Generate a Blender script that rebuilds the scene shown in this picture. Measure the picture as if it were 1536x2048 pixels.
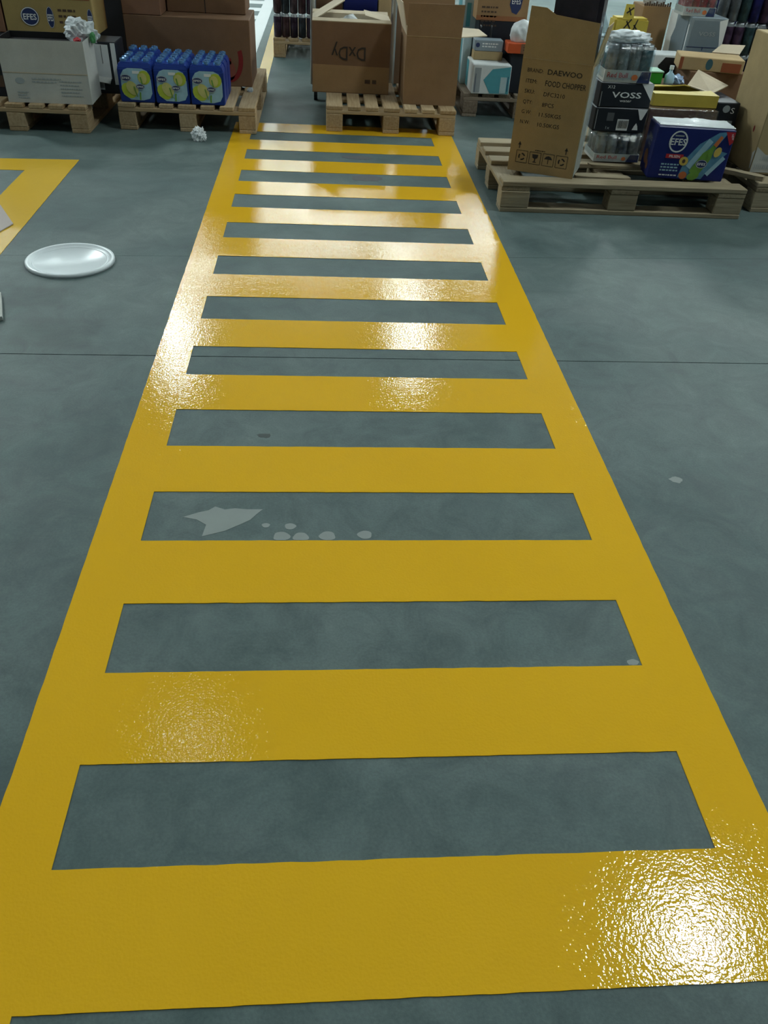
import bpy, bmesh, math, random
from mathutils import Vector, Matrix, noise
rnd = random.Random(7)
for o in list(bpy.data.objects): bpy.data.objects.remove(o)
SC = bpy.context.scene
COL = SC.collection
R = math.radians

# ------------------------------------------------------------------ camera
cam_d = bpy.data.cameras.new('camera'); cam = bpy.data.objects.new('camera', cam_d); COL.objects.link(cam)
cam_d.sensor_fit = 'VERTICAL'; cam_d.sensor_height = 36.0; cam_d.lens = 1575.65/2048*36.0
cam_d.clip_start = 0.05; cam_d.clip_end = 200
PITCH, ROLL, YAW, CAM_H = 0.68112, 0.06517, 0.10083, 1.268
cam_f = Vector((0, math.cos(PITCH), -math.sin(PITCH))); cam_r = Vector((1, 0, 0)); cam_u = cam_r.cross(cam_f)
cam_r, cam_u = (cam_r*math.cos(ROLL)+cam_u*math.sin(ROLL)), (-cam_r*math.sin(ROLL)+cam_u*math.cos(ROLL))
m3 = Matrix((cam_r, cam_u, -cam_f)).transposed()
cam.matrix_world = Matrix.Translation((0, 0, CAM_H)) @ Matrix.Rotation(-YAW, 4, 'Z') @ m3.to_4x4()
SC.camera = cam

# ------------------------------------------------------------------ world, exposure, lamps' strength
world = bpy.data.worlds.new('world'); SC.world = world; world.use_nodes = True
world.node_tree.nodes['Background'].inputs[0].default_value = (0.75, 0.95, 1.0, 1)
world.node_tree.nodes['Background'].inputs[1].default_value = 0.02
SC.view_settings.view_transform = 'Standard'; SC.view_settings.look = 'None'
SC.view_settings.exposure = 0.22; SC.view_settings.gamma = 1.0
SC.view_settings.use_curve_mapping = False
LAMP_POWER = 78.0                       # radiance of the lamp diffusers
LAMP_COLOUR = (0.88, 1.0, 0.99)
CEIL = 6.3; LAMP_Z = 6.0
# x, y, length, width, relative strength of every ceiling lamp, one side pair added
LAMPS = [(-2.86, 14.2, .5, 1.1, .55), (1.78, 14.4, .42, 1.1, .55), (-2.86, 17.6, .5, 1.1, .16), (1.78, 17.6, .42, 1.1, .2),
         (3.33, 2.87, .62, .62, 1.1), (-1.36, 5.0, .3, .3, .14), (-7.6, 14.0, .9, 1.3, 1.2), (6.5, 14.4, .9, 1.3, 1.2),
         (-6.3, 9.0, .9, 1.1, 1.3), (7.6, 9.0, .9, 1.1, 1.3), (-7.6, 3.0, .9, .9, .8), (8.4, 2.9, .9, .9, .8),  # first pair, at middle distance, added to make up lost illumination
         (-2.9, -3.2, .9, .9, .1), (3.4, -3.2, .9, .9, .1)]
LAMPS += [(-9.4+2.35*k, 20.6, 2.1, .4, .36) for k in range(9)]      # strip of lamps along the back wall

# ------------------------------------------------------------------ materials
def new_mat(name):
    m = bpy.data.materials.new(name); m.use_nodes = True
    return m, m.node_tree.nodes, m.node_tree.links, m.node_tree.nodes['Principled BSDF']
def rgb(c): return (c[0], c[1], c[2], 1)
_plain = {}
def plain(name, c, rough=0.5, metal=0.0, spec=0.5, var=0.0, scale=30):
    if name in _plain: return _plain[name]
    m, n, l, b = new_mat(name)
    b.inputs['Roughness'].default_value = rough; b.inputs['Metallic'].default_value = metal
    b.inputs['Specular IOR Level'].default_value = spec
    tc = n.new('ShaderNodeTexCoord'); nz = n.new('ShaderNodeTexNoise'); nz.inputs['Scale'].default_value = scale
    nz.inputs['Detail'].default_value = 4
    mx = n.new('ShaderNodeMix'); mx.data_type = 'RGBA'
    v = var if var else 0.08
    mx.inputs[6].default_value = rgb([k*(1-v) for k in c]); mx.inputs[7].default_value = rgb([min(1, k*(1+v)) for k in c])
    l.new(tc.outputs['Object'], nz.inputs['Vector']); l.new(nz.outputs['Fac'], mx.inputs[0]); l.new(mx.outputs[2], b.inputs['Base Color'])
    _plain[name] = m; return m
def cardboard(name, c, rough=0.75):
    if name in _plain: return _plain[name]
    m, n, l, b = new_mat(name)
    b.inputs['Roughness'].default_value = rough; b.inputs['Specular IOR Level'].default_value = 0.25
    tc = n.new('ShaderNodeTexCoord')
    nz = n.new('ShaderNodeTexNoise'); nz.inputs['Scale'].default_value = 6; nz.inputs['Detail'].default_value = 6; nz.inputs['Roughness'].default_value = .65
    n2 = n.new('ShaderNodeTexNoise'); n2.inputs['Scale'].default_value = 260; n2.inputs['Detail'].default_value = 2
    ad = n.new('ShaderNodeMath'); ad.operation = 'MULTIPLY_ADD'; ad.inputs[1].default_value = .45; ad.use_clamp = True
    mx = n.new('ShaderNodeMix'); mx.data_type = 'RGBA'
    mx.inputs[6].default_value = rgb([k*.72 for k in c]); mx.inputs[7].default_value = rgb([min(1, k*1.22) for k in c])
    bp = n.new('ShaderNodeBump'); bp.inputs['Strength'].default_value = .25; bp.inputs['Distance'].default_value = .01
    l.new(tc.outputs['Object'], nz.inputs['Vector']); l.new(tc.outputs['Object'], n2.inputs['Vector'])
    l.new(n2.outputs['Fac'], ad.inputs[0]); l.new(nz.outputs['Fac'], ad.inputs[2])
    sb = n.new('ShaderNodeMath'); sb.operation = 'SUBTRACT'; sb.inputs[1].default_value = .22; sb.use_clamp = True
    l.new(ad.outputs[0], sb.inputs[0]); l.new(sb.outputs[0], mx.inputs[0]); l.new(mx.outputs[2], b.inputs['Base Color'])
    l.new(nz.outputs['Fac'], bp.inputs['Height']); l.new(bp.outputs[0], b.inputs['Normal'])
    _plain[name] = m; return m
def wood(name, dark, light):
    m, n, l, b = new_mat(name)
    b.inputs['Roughness'].default_value = .8; b.inputs['Specular IOR Level'].default_value = .25
    tc = n.new('ShaderNodeTexCoord'); mp = n.new('ShaderNodeMapping'); mp.inputs['Scale'].default_value = (3, 45, 45)
    nz = n.new('ShaderNodeTexNoise'); nz.inputs['Scale'].default_value = 2; nz.inputs['Detail'].default_value = 6
    oi = n.new('ShaderNodeObjectInfo'); ad = n.new('ShaderNodeMath'); ad.operation = 'MULTIPLY_ADD'; ad.inputs[1].default_value = .5; ad.use_clamp = True
    vm = n.new('ShaderNodeVectorMath'); vm.operation = 'ADD'
    cx = n.new('ShaderNodeCombineXYZ'); mu = n.new('ShaderNodeMath'); mu.operation = 'MULTIPLY'; mu.inputs[1].default_value = 50
    l.new(oi.outputs['Random'], mu.inputs[0]); l.new(mu.outputs[0], cx.inputs[0]); l.new(mu.outputs[0], cx.inputs[1])
    l.new(tc.outputs['Object'], mp.inputs[0]); l.new(mp.outputs[0], vm.inputs[0]); l.new(cx.outputs[0], vm.inputs[1]); l.new(vm.outputs[0], nz.inputs['Vector'])
    s2 = n.new('ShaderNodeMath'); s2.operation = 'MULTIPLY_ADD'; s2.inputs[1].default_value = 1.1; s2.inputs[2].default_value = -.32
    l.new(nz.outputs['Fac'], s2.inputs[0]); l.new(oi.outputs['Random'], ad.inputs[0]); l.new(s2.outputs[0], ad.inputs[2])
    mx = n.new('ShaderNodeMix'); mx.data_type = 'RGBA'; mx.inputs[6].default_value = rgb(dark); mx.inputs[7].default_value = rgb(light)
    l.new(ad.outputs[0], mx.inputs[0]); l.new(mx.outputs[2], b.inputs['Base Color'])
    bp = n.new('ShaderNodeBump'); bp.inputs['Strength'].default_value = .4; bp.inputs['Distance'].default_value = .004
    l.new(nz.outputs['Fac'], bp.inputs['Height']); l.new(bp.outputs[0], b.inputs['Normal'])
    return m
def concrete():
    m, n, l, b = new_mat('polished_concrete')
    tc = n.new('ShaderNodeTexCoord')
    def nz(scale, det=8, ro=.6, dist=0):
        k = n.new('ShaderNodeTexNoise'); k.inputs['Scale'].default_value = scale; k.inputs['Detail'].default_value = det
        k.inputs['Roughness'].default_value = ro; k.inputs['Distortion'].default_value = dist
        l.new(tc.outputs['Object'], k.inputs['Vector']); return k
    a = nz(1.1, 8, .62, .6); c = nz(7, 10, .72, .7); d = nz(180, 3, .6)
    def ramp(src, p0, p1, c0, c1):
        r = n.new('ShaderNodeValToRGB'); r.color_ramp.elements[0].position = p0; r.color_ramp.elements[1].position = p1
        r.color_ramp.elements[0].color = rgb(c0); r.color_ramp.elements[1].color = rgb(c1); l.new(src, r.inputs[0]); return r
    ra = ramp(a.outputs['Fac'], .34, .68, (.066, .102, .104), (.132, .168, .166))
    rc = ramp(c.outputs['Fac'], .30, .72, (.60, .66, .66), (1.30, 1.30, 1.24))
    rd = ramp(d.outputs['Fac'], .25, .75, (.86, .86, .86), (1.14, 1.14, 1.14))
    m1 = n.new('ShaderNodeMix'); m1.data_type = 'RGBA'; m1.blend_type = 'MULTIPLY'; m1.inputs[0].default_value = 1
    m2 = n.new('ShaderNodeMix'); m2.data_type = 'RGBA'; m2.blend_type = 'MULTIPLY'; m2.inputs[0].default_value = 1
    l.new(ra.outputs[0], m1.inputs[6]); l.new(rc.outputs[0], m1.inputs[7]); l.new(m1.outputs[2], m2.inputs[6]); l.new(rd.outputs[0], m2.inputs[7])
    # two squarish patches of old grime near the bucket lid
    last = m2.outputs[2]
    for (px, py, hw, hd, k) in ((-1.04, 2.80, .12, .10, .80), (-.90, 2.52, .15, .12, .82), (-1.22, 2.60, .14, .12, .85)):
        sp = n.new('ShaderNodeSeparateXYZ'); vw = n.new('ShaderNodeVectorMath'); vw.operation = 'MULTIPLY_ADD'
        vw.inputs[1].default_value = (.06, .06, 0); l.new(c.outputs['Color'], vw.inputs[0]); l.new(tc.outputs['Object'], vw.inputs[2]); l.new(vw.outputs[0], sp.inputs[0])
        fs = []
        for i, (p, h) in enumerate(((px, hw), (py, hd))):
            s = n.new('ShaderNodeMath'); s.operation = 'SUBTRACT'; s.inputs[1].default_value = p+.03; l.new(sp.outputs[i], s.inputs[0])
            ab = n.new('ShaderNodeMath'); ab.operation = 'ABSOLUTE'; l.new(s.outputs[0], ab.inputs[0])
            mr = n.new('ShaderNodeMapRange'); mr.inputs['From Min'].default_value = h; mr.inputs['From Max'].default_value = h-.03
            l.new(ab.outputs[0], mr.inputs['Value']); fs.append(mr)
        mm = n.new('ShaderNodeMath'); mm.operation = 'MULTIPLY'; l.new(fs[0].outputs[0], mm.inputs[0]); l.new(fs[1].outputs[0], mm.inputs[1])
        mk = n.new('ShaderNodeMix'); mk.data_type = 'RGBA'; mk.blend_type = 'MULTIPLY'; mk.inputs[7].default_value = (k, k, k, 1)
        l.new(mm.outputs[0], mk.inputs[0]); l.new(last, mk.inputs[6]); last = mk.outputs[2]
    l.new(last, b.inputs['Base Color'])
    rr = ramp(c.outputs['Fac'], .3, .7, (.52, .52, .52), (.68, .68, .68)); l.new(rr.outputs[0], b.inputs['Roughness'])
    b.inputs['Specular IOR Level'].default_value = .33
    bp = n.new('ShaderNodeBump'); bp.inputs['Strength'].default_value = .12; bp.inputs['Distance'].default_value = .004
    l.new(d.outputs['Fac'], bp.inputs['Height']); l.new(bp.outputs[0], b.inputs['Normal'])
    return m
def floor_paint(name, c0, c1, rough=.13):
    m, n, l, b = new_mat(name)
    tc = n.new('ShaderNodeTexCoord')
    def nz(scale, det, ro=.5):
        k = n.new('ShaderNodeTexNoise'); k.inputs['Scale'].default_value = scale; k.inputs['Detail'].default_value = det; k.inputs['Roughness'].default_value = ro
        l.new(tc.outputs['Object'], k.inputs['Vector']); return k
    a = nz(2.2, 5); f = nz(190, 1.5, .5); g = nz(26, 3)
    mx = n.new('ShaderNodeMix'); mx.data_type = 'RGBA'; mx.inputs[6].default_value = rgb(c0); mx.inputs[7].default_value = rgb(c1)
    l.new(a.outputs['Fac'], mx.inputs[0]); l.new(mx.outputs[2], b.inputs['Base Color'])
    b.inputs['Roughness'].default_value = rough; b.inputs['Specular IOR Level'].default_value = .5
    b1 = n.new('ShaderNodeBump'); b1.inputs['Strength'].default_value = .18; b1.inputs['Distance'].default_value = .0022
    b2 = n.new('ShaderNodeBump'); b2.inputs['Strength'].default_value = .1; b2.inputs['Distance'].default_value = .004
    l.new(g.outputs['Fac'], b2.inputs['Height']); l.new(f.outputs['Fac'], b1.inputs['Height']); l.new(b2.outputs[0], b1.inputs['Normal']); l.new(b1.outputs[0], b.inputs['Normal'])
    return m
def film_mat(name, fac, tint=(.9, .97, 1), rough=.12, diffuse=0.0):
    m, n, l, b = new_mat(name); n.remove(b); out = n['Material Output']
    tr = n.new('ShaderNodeBsdfTransparent'); tr.inputs[0].default_value = rgb(tint)
    gl = n.new('ShaderNodeBsdfGlossy'); gl.inputs['Roughness'].default_value = rough
    df = n.new('ShaderNodeBsdfDiffuse'); df.inputs[0].default_value = (.8, .85, .87, 1)
    tc = n.new('ShaderNodeTexCoord'); nz = n.new('ShaderNodeTexNoise'); nz.inputs['Scale'].default_value = 18; nz.inputs['Detail'].default_value = 5
    l.new(tc.outputs['Object'], nz.inputs['Vector'])
    bp = n.new('ShaderNodeBump'); bp.inputs['Strength'].default_value = .9; bp.inputs['Distance'].default_value = .03
    l.new(nz.outputs['Fac'], bp.inputs['Height']); l.new(bp.outputs[0], gl.inputs['Normal'])
    m0 = n.new('ShaderNodeMixShader'); m0.inputs[0].default_value = diffuse; l.new(gl.outputs[0], m0.inputs[1]); l.new(df.outputs[0], m0.inputs[2])
    m1 = n.new('ShaderNodeMixShader'); m1.inputs[0].default_value = fac; l.new(tr.outputs[0], m1.inputs[1]); l.new(m0.outputs[0], m1.inputs[2])
    l.new(m1.outputs[0], out.inputs['Surface']); return m
def can_mat(name, cols):
    m, n, l, b = new_mat(name)
    oi = n.new('ShaderNodeObjectInfo'); r = n.new('ShaderNodeValToRGB'); r.color_ramp.interpolation = 'CONSTANT'
    els = r.color_ramp.elements
    els[0].color = rgb(cols[0]); els[1].color = rgb(cols[1]); els[1].position = 1/len(cols)
    for i in range(2, len(cols)): e = els.new(i/len(cols)); e.color = rgb(cols[i])
    tc = n.new('ShaderNodeTexCoord'); nz = n.new('ShaderNodeTexNoise'); nz.inputs['Scale'].default_value = 22
    mx = n.new('ShaderNodeMix'); mx.data_type = 'RGBA'; mx.blend_type = 'MULTIPLY'; mx.inputs[0].default_value = .8
    rr = n.new('ShaderNodeValToRGB'); rr.color_ramp.elements[0].position = .42; rr.color_ramp.elements[1].position = .6; rr.color_ramp.elements[0].color = (.4, .4, .4, 1)
    l.new(tc.outputs['Object'], nz.inputs['Vector']); l.new(nz.outputs['Fac'], rr.inputs[0]); l.new(oi.outputs['Random'], r.inputs[0])
    l.new(r.outputs[0], mx.inputs[6]); l.new(rr.outputs[0], mx.inputs[7]); l.new(mx.outputs[2], b.inputs['Base Color'])
    b.inputs['Metallic'].default_value = .5; b.inputs['Roughness'].default_value = .35; return m

CONCRETE = concrete()
YELLOW = floor_paint('yellow_floor_paint', (.76, .420, .014), (.83, .475, .020), .04)
YELLOW_OLD = floor_paint('yellow_floor_paint_bay', (.66, .40, .02), (.74, .46, .03), .25)
WHITE_PAINT = floor_paint('white_floor_paint', (.72, .76, .76), (.80, .83, .83), .25)
WOOD = wood('pallet_wood', (.29, .185, .085), (.56, .43, .27))
WOOD_GREY = wood('weathered_pallet_wood', (.19, .145, .085), (.43, .36, .245))
WOOD_DARK = wood('dark_pallet_wood', (.13, .09, .06), (.36, .30, .23))
BROWN = cardboard('brown_cardboard', (.35, .215, .105)); BROWN_DK = cardboard('dark_brown_cardboard', (.205, .115, .065))
BROWN_RED = cardboard('reddish_brown_cardboard', (.235, .12, .07))
CHOPCARD = cardboard('warm_tan_cardboard', (.43, .29, .135)); BROWN_MID = cardboard('mid_brown_cardboard', (.27, .165, .085))
TAN = cardboard('tan_cardboard', (.50, .36, .19)); OLIVE = cardboard('olive_tan_cardboard', (.44, .33, .17))
FLAP = cardboard('pale_cardboard_inside', (.60, .50, .36)); YELLOWCARD = cardboard('yellow_tan_cardboard', (.40, .29, .11))
GREYWHITE = cardboard('greyish_white_cardboard', (.52, .53, .50)); WHITECARD = cardboard('white_cardboard', (.74, .78, .78))
PALEBLUE = cardboard('pale_blue_cardboard', (.46, .60, .64)); BLACKCARD = cardboard('black_cardboard', (.018, .022, .030), .4)
GREYCARD = cardboard('silver_grey_cardboard', (.27, .33, .37), .5); GREENCARD = cardboard('green_cardboard', (.03, .30, .03), .5)
PALEGREEN = cardboard('pale_green_cardboard', (.42, .68, .52), .5)
YELCARTON = cardboard('yellow_carton', (.62, .48, .08), .5); ORANGE = cardboard('orange_carton', (.60, .10, .03), .5)
NAVYCARD = cardboard('navy_carton', (.015, .025, .16), .35); BLUEPACK = cardboard('blue_pack_print', (.012, .042, .26), .35)
INK = plain('black_ink', (.03, .022, .018), .7); INKBROWN = plain('dark_brown_ink', (.085, .05, .03), .7)
WHITEINK = plain('white_print', (.80, .82, .82), .5); GREYINK = plain('grey_print', (.34, .38, .40), .6); NAVY = plain('navy_print', (.02, .035, .12), .5)
LIME = plain('lime_print', (.46, .56, .05), .45, var=.2); LEMON = plain('lemon_print', (.60, .58, .20), .45, var=.2); ICE = plain('ice_blue_print', (.34, .55, .66), .45, var=.25)
TEAL = plain('teal_print', (.09, .36, .43), .5, var=.12); RED = plain('red_print', (.50, .02, .03), .5); DKRED = plain('dark_red_print', (.22, .012, .012), .6)
GREENPR = plain('bottle_green_print', (.16, .34, .05), .5, var=.3); ORANGEPR = plain('orange_print', (.60, .17, .05), .5, var=.2); BLACK = plain('black_plastic', (.012, .012, .013), .45)
STEEL = plain('galvanised_steel', (.52, .55, .57), .34, .9); WHITEPL = plain('white_plastic', (.80, .86, .88), .28, var=.02)
PAPER = plain('crumpled_paper', (.80, .83, .84), .7, var=.04); TAPE = plain('packing_tape', (.47, .33, .17), .25); DARKSTUFF = plain('dark_wrapped_goods', (.035, .03, .045), .25, var=.6, scale=14)
CAPBLUE = plain('blue_bottle_cap', (.16, .36, .68), .2, .6); GREENBAG = plain('green_print_bag', (.05, .25, .08), .5); CLEARBLUE = plain('pale_blue_plastic', (.38, .58, .72), .25)
SPLASH = plain('dried_cement_splash', (.25, .28, .265), .7, var=.12, scale=20)
FILM = film_mat('clear_shrink_film', .22); FILM_W = film_mat('cloudy_film', .55, diffuse=.75, rough=.2); BAGMAT = film_mat('milky_plastic_bag', .82, diffuse=.85, rough=.2)
CAN_DARK = can_mat('dark_beer_cans', [(.03, .02, .08), (.05, .10, .11), (.09, .05, .10), (.20, .22, .24), (.02, .02, .14), (.06, .05, .07)])
CAN_PURPLE = can_mat('purple_brown_cans', [(.06, .035, .065), (.10, .065, .075), (.04, .025, .045), (.04, .05, .06), (.08, .04, .045)])
CAN_SILVER = can_mat('silver_energy_cans', [(.40, .46, .50), (.20, .30, .40), (.50, .52, .54), (.16, .20, .26)]); CAN_RED = can_mat('red_energy_cans', [(.60, .02, .05), (.55, .03, .06), (.65, .10, .12)])
CAN_TEAL = can_mat('silver_teal_cans', [(.42, .47, .48), (.32, .36, .37), (.04, .22, .30), (.45, .46, .44)])

# ------------------------------------------------------------------ helpers
def tag(o, label=None, cat=None, group=None, kind=None):
    if label: o['label'] = label
    if cat: o['category'] = cat
    if group: o['group'] = group
    if kind: o['kind'] = kind
    return o
def thing(name, label, cat, loc=(0, 0, 0), rz=0, group=None):
    o = bpy.data.objects.new(name, None); COL.objects.link(o); o.empty_display_size = .05
    o.location = loc; o.rotation_euler = (0, 0, R(rz)); return tag(o, label, cat, group)
def link(name, me, parent=None, loc=(0, 0, 0), rot=(0, 0, 0)):
    o = bpy.data.objects.new(name, me); COL.objects.link(o); o.parent = parent; o.location = loc; o.rotation_euler = rot; return o
def finish(name, bm, mat, parent=None, loc=(0, 0, 0), rot=(0, 0, 0), smooth=False):
    me = bpy.data.meshes.new(name); bm.normal_update(); bm.to_mesh(me); bm.free()
    for mt in (mat if isinstance(mat, (list, tuple)) else [mat]): me.materials.append(mt)
    if smooth:
        for p in me.polygons: p.use_smooth = True
    return link(name, me, parent, loc, rot)
def bm_box(x0, x1, y0, y1, z0, z1, bev=0.0, bm=None, seg=1):
    own = bmesh.new()
    vs = [own.verts.new((x, y, z)) for x in (x0, x1) for y in (y0, y1) for z in (z0, z1)]
    for f in ((0, 1, 3, 2), (4, 6, 7, 5), (0, 4, 5, 1), (2, 3, 7, 6), (0, 2, 6, 4), (1, 5, 7, 3)): own.faces.new([vs[i] for i in f])
    bmesh.ops.recalc_face_normals(own, faces=own.faces)
    if bev: bmesh.ops.bevel(own, geom=own.edges[:], offset=bev, segments=seg, affect='EDGES')
    if bm is None: return own
    me = bpy.data.meshes.new('t'); own.to_mesh(me); own.free(); bm.from_mesh(me); bpy.data.meshes.remove(me); return bm
def bm_lathe(prof, n=14, bm=None, c=(0, 0, 0)):
    bm = bm or bmesh.new(); rings = []
    for r, z in prof:
        rings.append([bm.verts.new((c[0]+r*math.cos(2*math.pi*i/n), c[1]+r*math.sin(2*math.pi*i/n), c[2]+z)) for i in range(n)] if r > 1e-6 else [bm.verts.new((c[0], c[1], c[2]+z))])
    for a, b in zip(rings, rings[1:]):
        for i in range(n):
            j = (i+1) % n
            if len(a) == 1: bm.faces.new((a[0], b[j], b[i])) if len(b) > 1 else None
            elif len(b) == 1: bm.faces.new((a[i], a[j], b[0]))
            else: bm.faces.new((a[i], a[j], b[j], b[i]))
    bmesh.ops.recalc_face_normals(bm, faces=bm.faces); return bm
def bm_tube(pts, r, n=10, bm=None):
    bm = bm or bmesh.new(); pts = [Vector(p) for p in pts]; rings = []
    for i, p in enumerate(pts):
        t = ((pts[min(i+1, len(pts)-1)]-p).normalized()+(p-pts[max(i-1, 0)]).normalized()).normalized()
        a = t.orthogonal().normalized() if not rings else (ax - t*ax.dot(t)).normalized()
        ax = a; b = t.cross(a)
        rings.append([bm.verts.new(p+r*(a*math.cos(2*math.pi*k/n)+b*math.sin(2*math.pi*k/n))) for k in range(n)])
    for A, B in zip(rings, rings[1:]):
        for k in range(n): bm.faces.new((A[k], A[(k+1) % n], B[(k+1) % n], B[k]))
    bm.faces.new(rings[0][::-1]); bm.faces.new(rings[-1]); bmesh.ops.recalc_face_normals(bm, faces=bm.faces); return bm
def bm_sheet(poly, t):
    """poly: 3-D outline of a flat sheet; thickened by t along its normal"""
    bm = bmesh.new(); pv = [Vector(p) for p in poly]; nn = (pv[1]-pv[0]).cross(pv[2]-pv[0]).normalized()*t
    a = [bm.verts.new(p) for p in pv]; b = [bm.verts.new(p+nn) for p in pv]
    bm.faces.new(a[::-1]); bm.faces.new(b)
    for i in range(len(a)): j = (i+1) % len(a); bm.faces.new((a[i], a[j], b[j], b[i]))
    bmesh.ops.recalc_face_normals(bm, faces=bm.faces); return bm
def bm_crumple(sx, sy, sz, amp, freq, seed, flat=True, sub=4):
    bm = bmesh.new(); bmesh.ops.create_icosphere(bm, subdivisions=sub, radius=1)
    for v in bm.verts:
        d = v.co.normalized(); k = 1+amp*noise.turbulence(d*freq+Vector((seed, seed*.7, 0)), 3, True)-amp*.5
        v.co = Vector((d.x*sx*k, d.y*sy*k, d.z*sz*k))
        if flat and v.co.z < -sz*.55: v.co.z = -sz*.55
    zmin = min(v.co.z for v in bm.verts)
    for v in bm.verts: v.co.z -= zmin
    return bm
# ---- print on the faces of a box: face 'f' front, 'l' left, 'r' right, 't' top; (u, v) in metres from the face's lower left corner
def face_map(face, w, d, h, lift):
    if face == 'f': return lambda u, v: Vector((u, -lift, v))
    if face == 'l': return lambda u, v: Vector((-lift, d-u, v))
    if face == 'r': return lambda u, v: Vector((w+lift, u, v))
    return lambda u, v: Vector((u, v, h+lift))
BODY = {}
def print_polys(name, parent, polys, mat, dims, face='f', layer=1):
    parent = BODY.get(parent.name, parent)
    fm = face_map(face, *dims, .0012*layer); bm = bmesh.new()
    for poly in polys:
        bm.faces.new([bm.verts.new(fm(u, v)) for u, v in poly])
    return finish(name, bm, mat, parent)
def ell(cx, cy, rx, ry, n=20, rot=0):
    c, s = math.cos(R(rot)), math.sin(R(rot)); out = []
    for i in range(n):
        a = 2*math.pi*i/n; x, y = rx*math.cos(a), ry*math.sin(a); out.append((cx+x*c-y*s, cy+x*s+y*c))
    return out
def rect(x0, y0, x1, y1): return [(x0, y0), (x1, y0), (x1, y1), (x0, y1)]
def ring(cx, cy, rx, ry, t, n=20, a0=0, a1=360):
    out = []
    for i in range(n):
        a, b = R(a0+(a1-a0)*i/n), R(a0+(a1-a0)*(i+1)/n)
        out.append([(cx+rx*math.cos(a), cy+ry*math.sin(a)), (cx+rx*math.cos(b), cy+ry*math.sin(b)), (cx+(rx-t)*math.cos(b), cy+(ry-t)*math.sin(b)), (cx+(rx-t)*math.cos(a), cy+(ry-t)*math.sin(a))])
    return out
def line2(a, b, t):
    d = Vector((b[0]-a[0], b[1]-a[1])); nrm = Vector((-d.y, d.x)).normalized()*t/2
    return [(a[0]-nrm.x, a[1]-nrm.y), (b[0]-nrm.x, b[1]-nrm.y), (b[0]+nrm.x, b[1]+nrm.y), (a[0]+nrm.x, a[1]+nrm.y)]
def print_text(name, parent, items, mat, dims, face='f', layer=1):
    """items: (text, u, v, height, width or None, rotation in degrees, 'l' or 'c', bold)"""
    parent = BODY.get(parent.name, parent); fm = face_map(face, *dims, .0012*layer); bm = bmesh.new()
    for it in items:
        txt, u, v, hh, ww, rot, al, bold = (list(it)+[None, 0, 'l', 0])[:8] if len(it) < 8 else it
        cu = bpy.data.curves.new('t', 'FONT'); cu.body = txt; cu.size = 1; cu.resolution_u = 2; cu.offset = bold
        ob = bpy.data.objects.new('t', cu); COL.objects.link(ob); bpy.context.view_layer.update()
        me = bpy.data.meshes.new_from_object(ob.evaluated_get(bpy.context.evaluated_depsgraph_get()))
        bpy.data.objects.remove(ob); bpy.data.curves.remove(cu)
        if not me.vertices: continue
        xs = [q.co.x for q in me.vertices]; ys = [q.co.y for q in me.vertices]
        x0, x1 = min(xs), max(xs); y0 = 0; sc = hh/max(.01, .72); sx = (ww/(x1-x0)) if ww else sc
        off = -(x1-x0)/2 if al == 'c' else 0; c, s = math.cos(R(rot)), math.sin(R(rot))
        vs = []
        for q in me.vertices:
            x, y = (q.co.x-x0+off)*sx, (q.co.y-y0)*sc
            vs.append(bm.verts.new(fm(u+x*c-y*s, v+x*s+y*c)))
        for p in me.polygons:
            try: bm.faces.new([vs[i] for i in p.vertices])
            except ValueError: pass
        bpy.data.meshes.remove(me)
    return finish(name, bm, mat, parent)
def T(txt, u, v, hh, ww=None, rot=0, al='l', bold=0.0): return (txt, u, v, hh, ww, rot, al, bold)
# ---- cartons
def closed_body(parent, w, d, h, mat, name='body', bev=.004):
    BODY[parent.name] = o = finish(name, bm_box(0, w, 0, d, 0, h, bev), mat, parent); return o
def open_body(parent, w, d, h, mat, inner, name='body', t=.006):
    bm = bmesh.new()
    for b in ((0, w, 0, t, 0, h), (0, w, d-t, d, 0, h), (0, t, t, d-t, 0, h), (w-t, w, t, d-t, 0, h), (t, w-t, t, d-t, 0, t)): bm_box(*b, bm=bm)
    BODY[parent.name] = o = finish(name, bm, [mat, inner], parent)
    for p in o.data.polygons:
        c = p.center
        if p.normal.z > .9 or (.02*w < c.x < .98*w and t*.5 < c.y < d-t*.5 and abs(p.normal.z) < .5 and ((p.normal.y > .5 and c.y < d/2) or (p.normal.y < -.5 and c.y > d/2))) or (abs(p.normal.x) > .5 and t*.5 < c.x < w-t*.5): p.material_index = 1
    return o
def carton(name, label, loc, w, d, h, mat, rz=0, cat='carton', tape=False, group=None):
    t = thing(name, label, cat, loc, rz, group); closed_body(t, w, d, h, mat)
    if tape:
        bm = bm_box(w/2-.024, w/2+.024, -.0008, .0, h-.07, h+.0008); bm_box(w/2-.024, w/2+.024, -.0008, d+.0008, h, h+.001, bm=bm); finish('tape', bm, TAPE, t)
    return t
def flap(parent, poly, mat, t=.005): return finish('flap', bm_sheet(poly, t), mat, parent)
def logo_oval(parent, u, v, rx, ry, dims, face='f', txt='EFES', base=NAVY, layer=1, rot=0):
    print_polys('logo', parent, [ell(u, v, rx, ry, 20, rot)], base, dims, face, layer)
    print_text('lettering', parent, [T(txt, u, v-ry*.32, ry*.62, rx*1.45, 0, 'c', .02)], WHITEINK, dims, face, layer+1)
    print_polys('logo_ring', parent, ring(u, v, rx*.97, ry*.97, min(rx, ry)*.09), WHITEINK, dims, face, layer+1)
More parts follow.
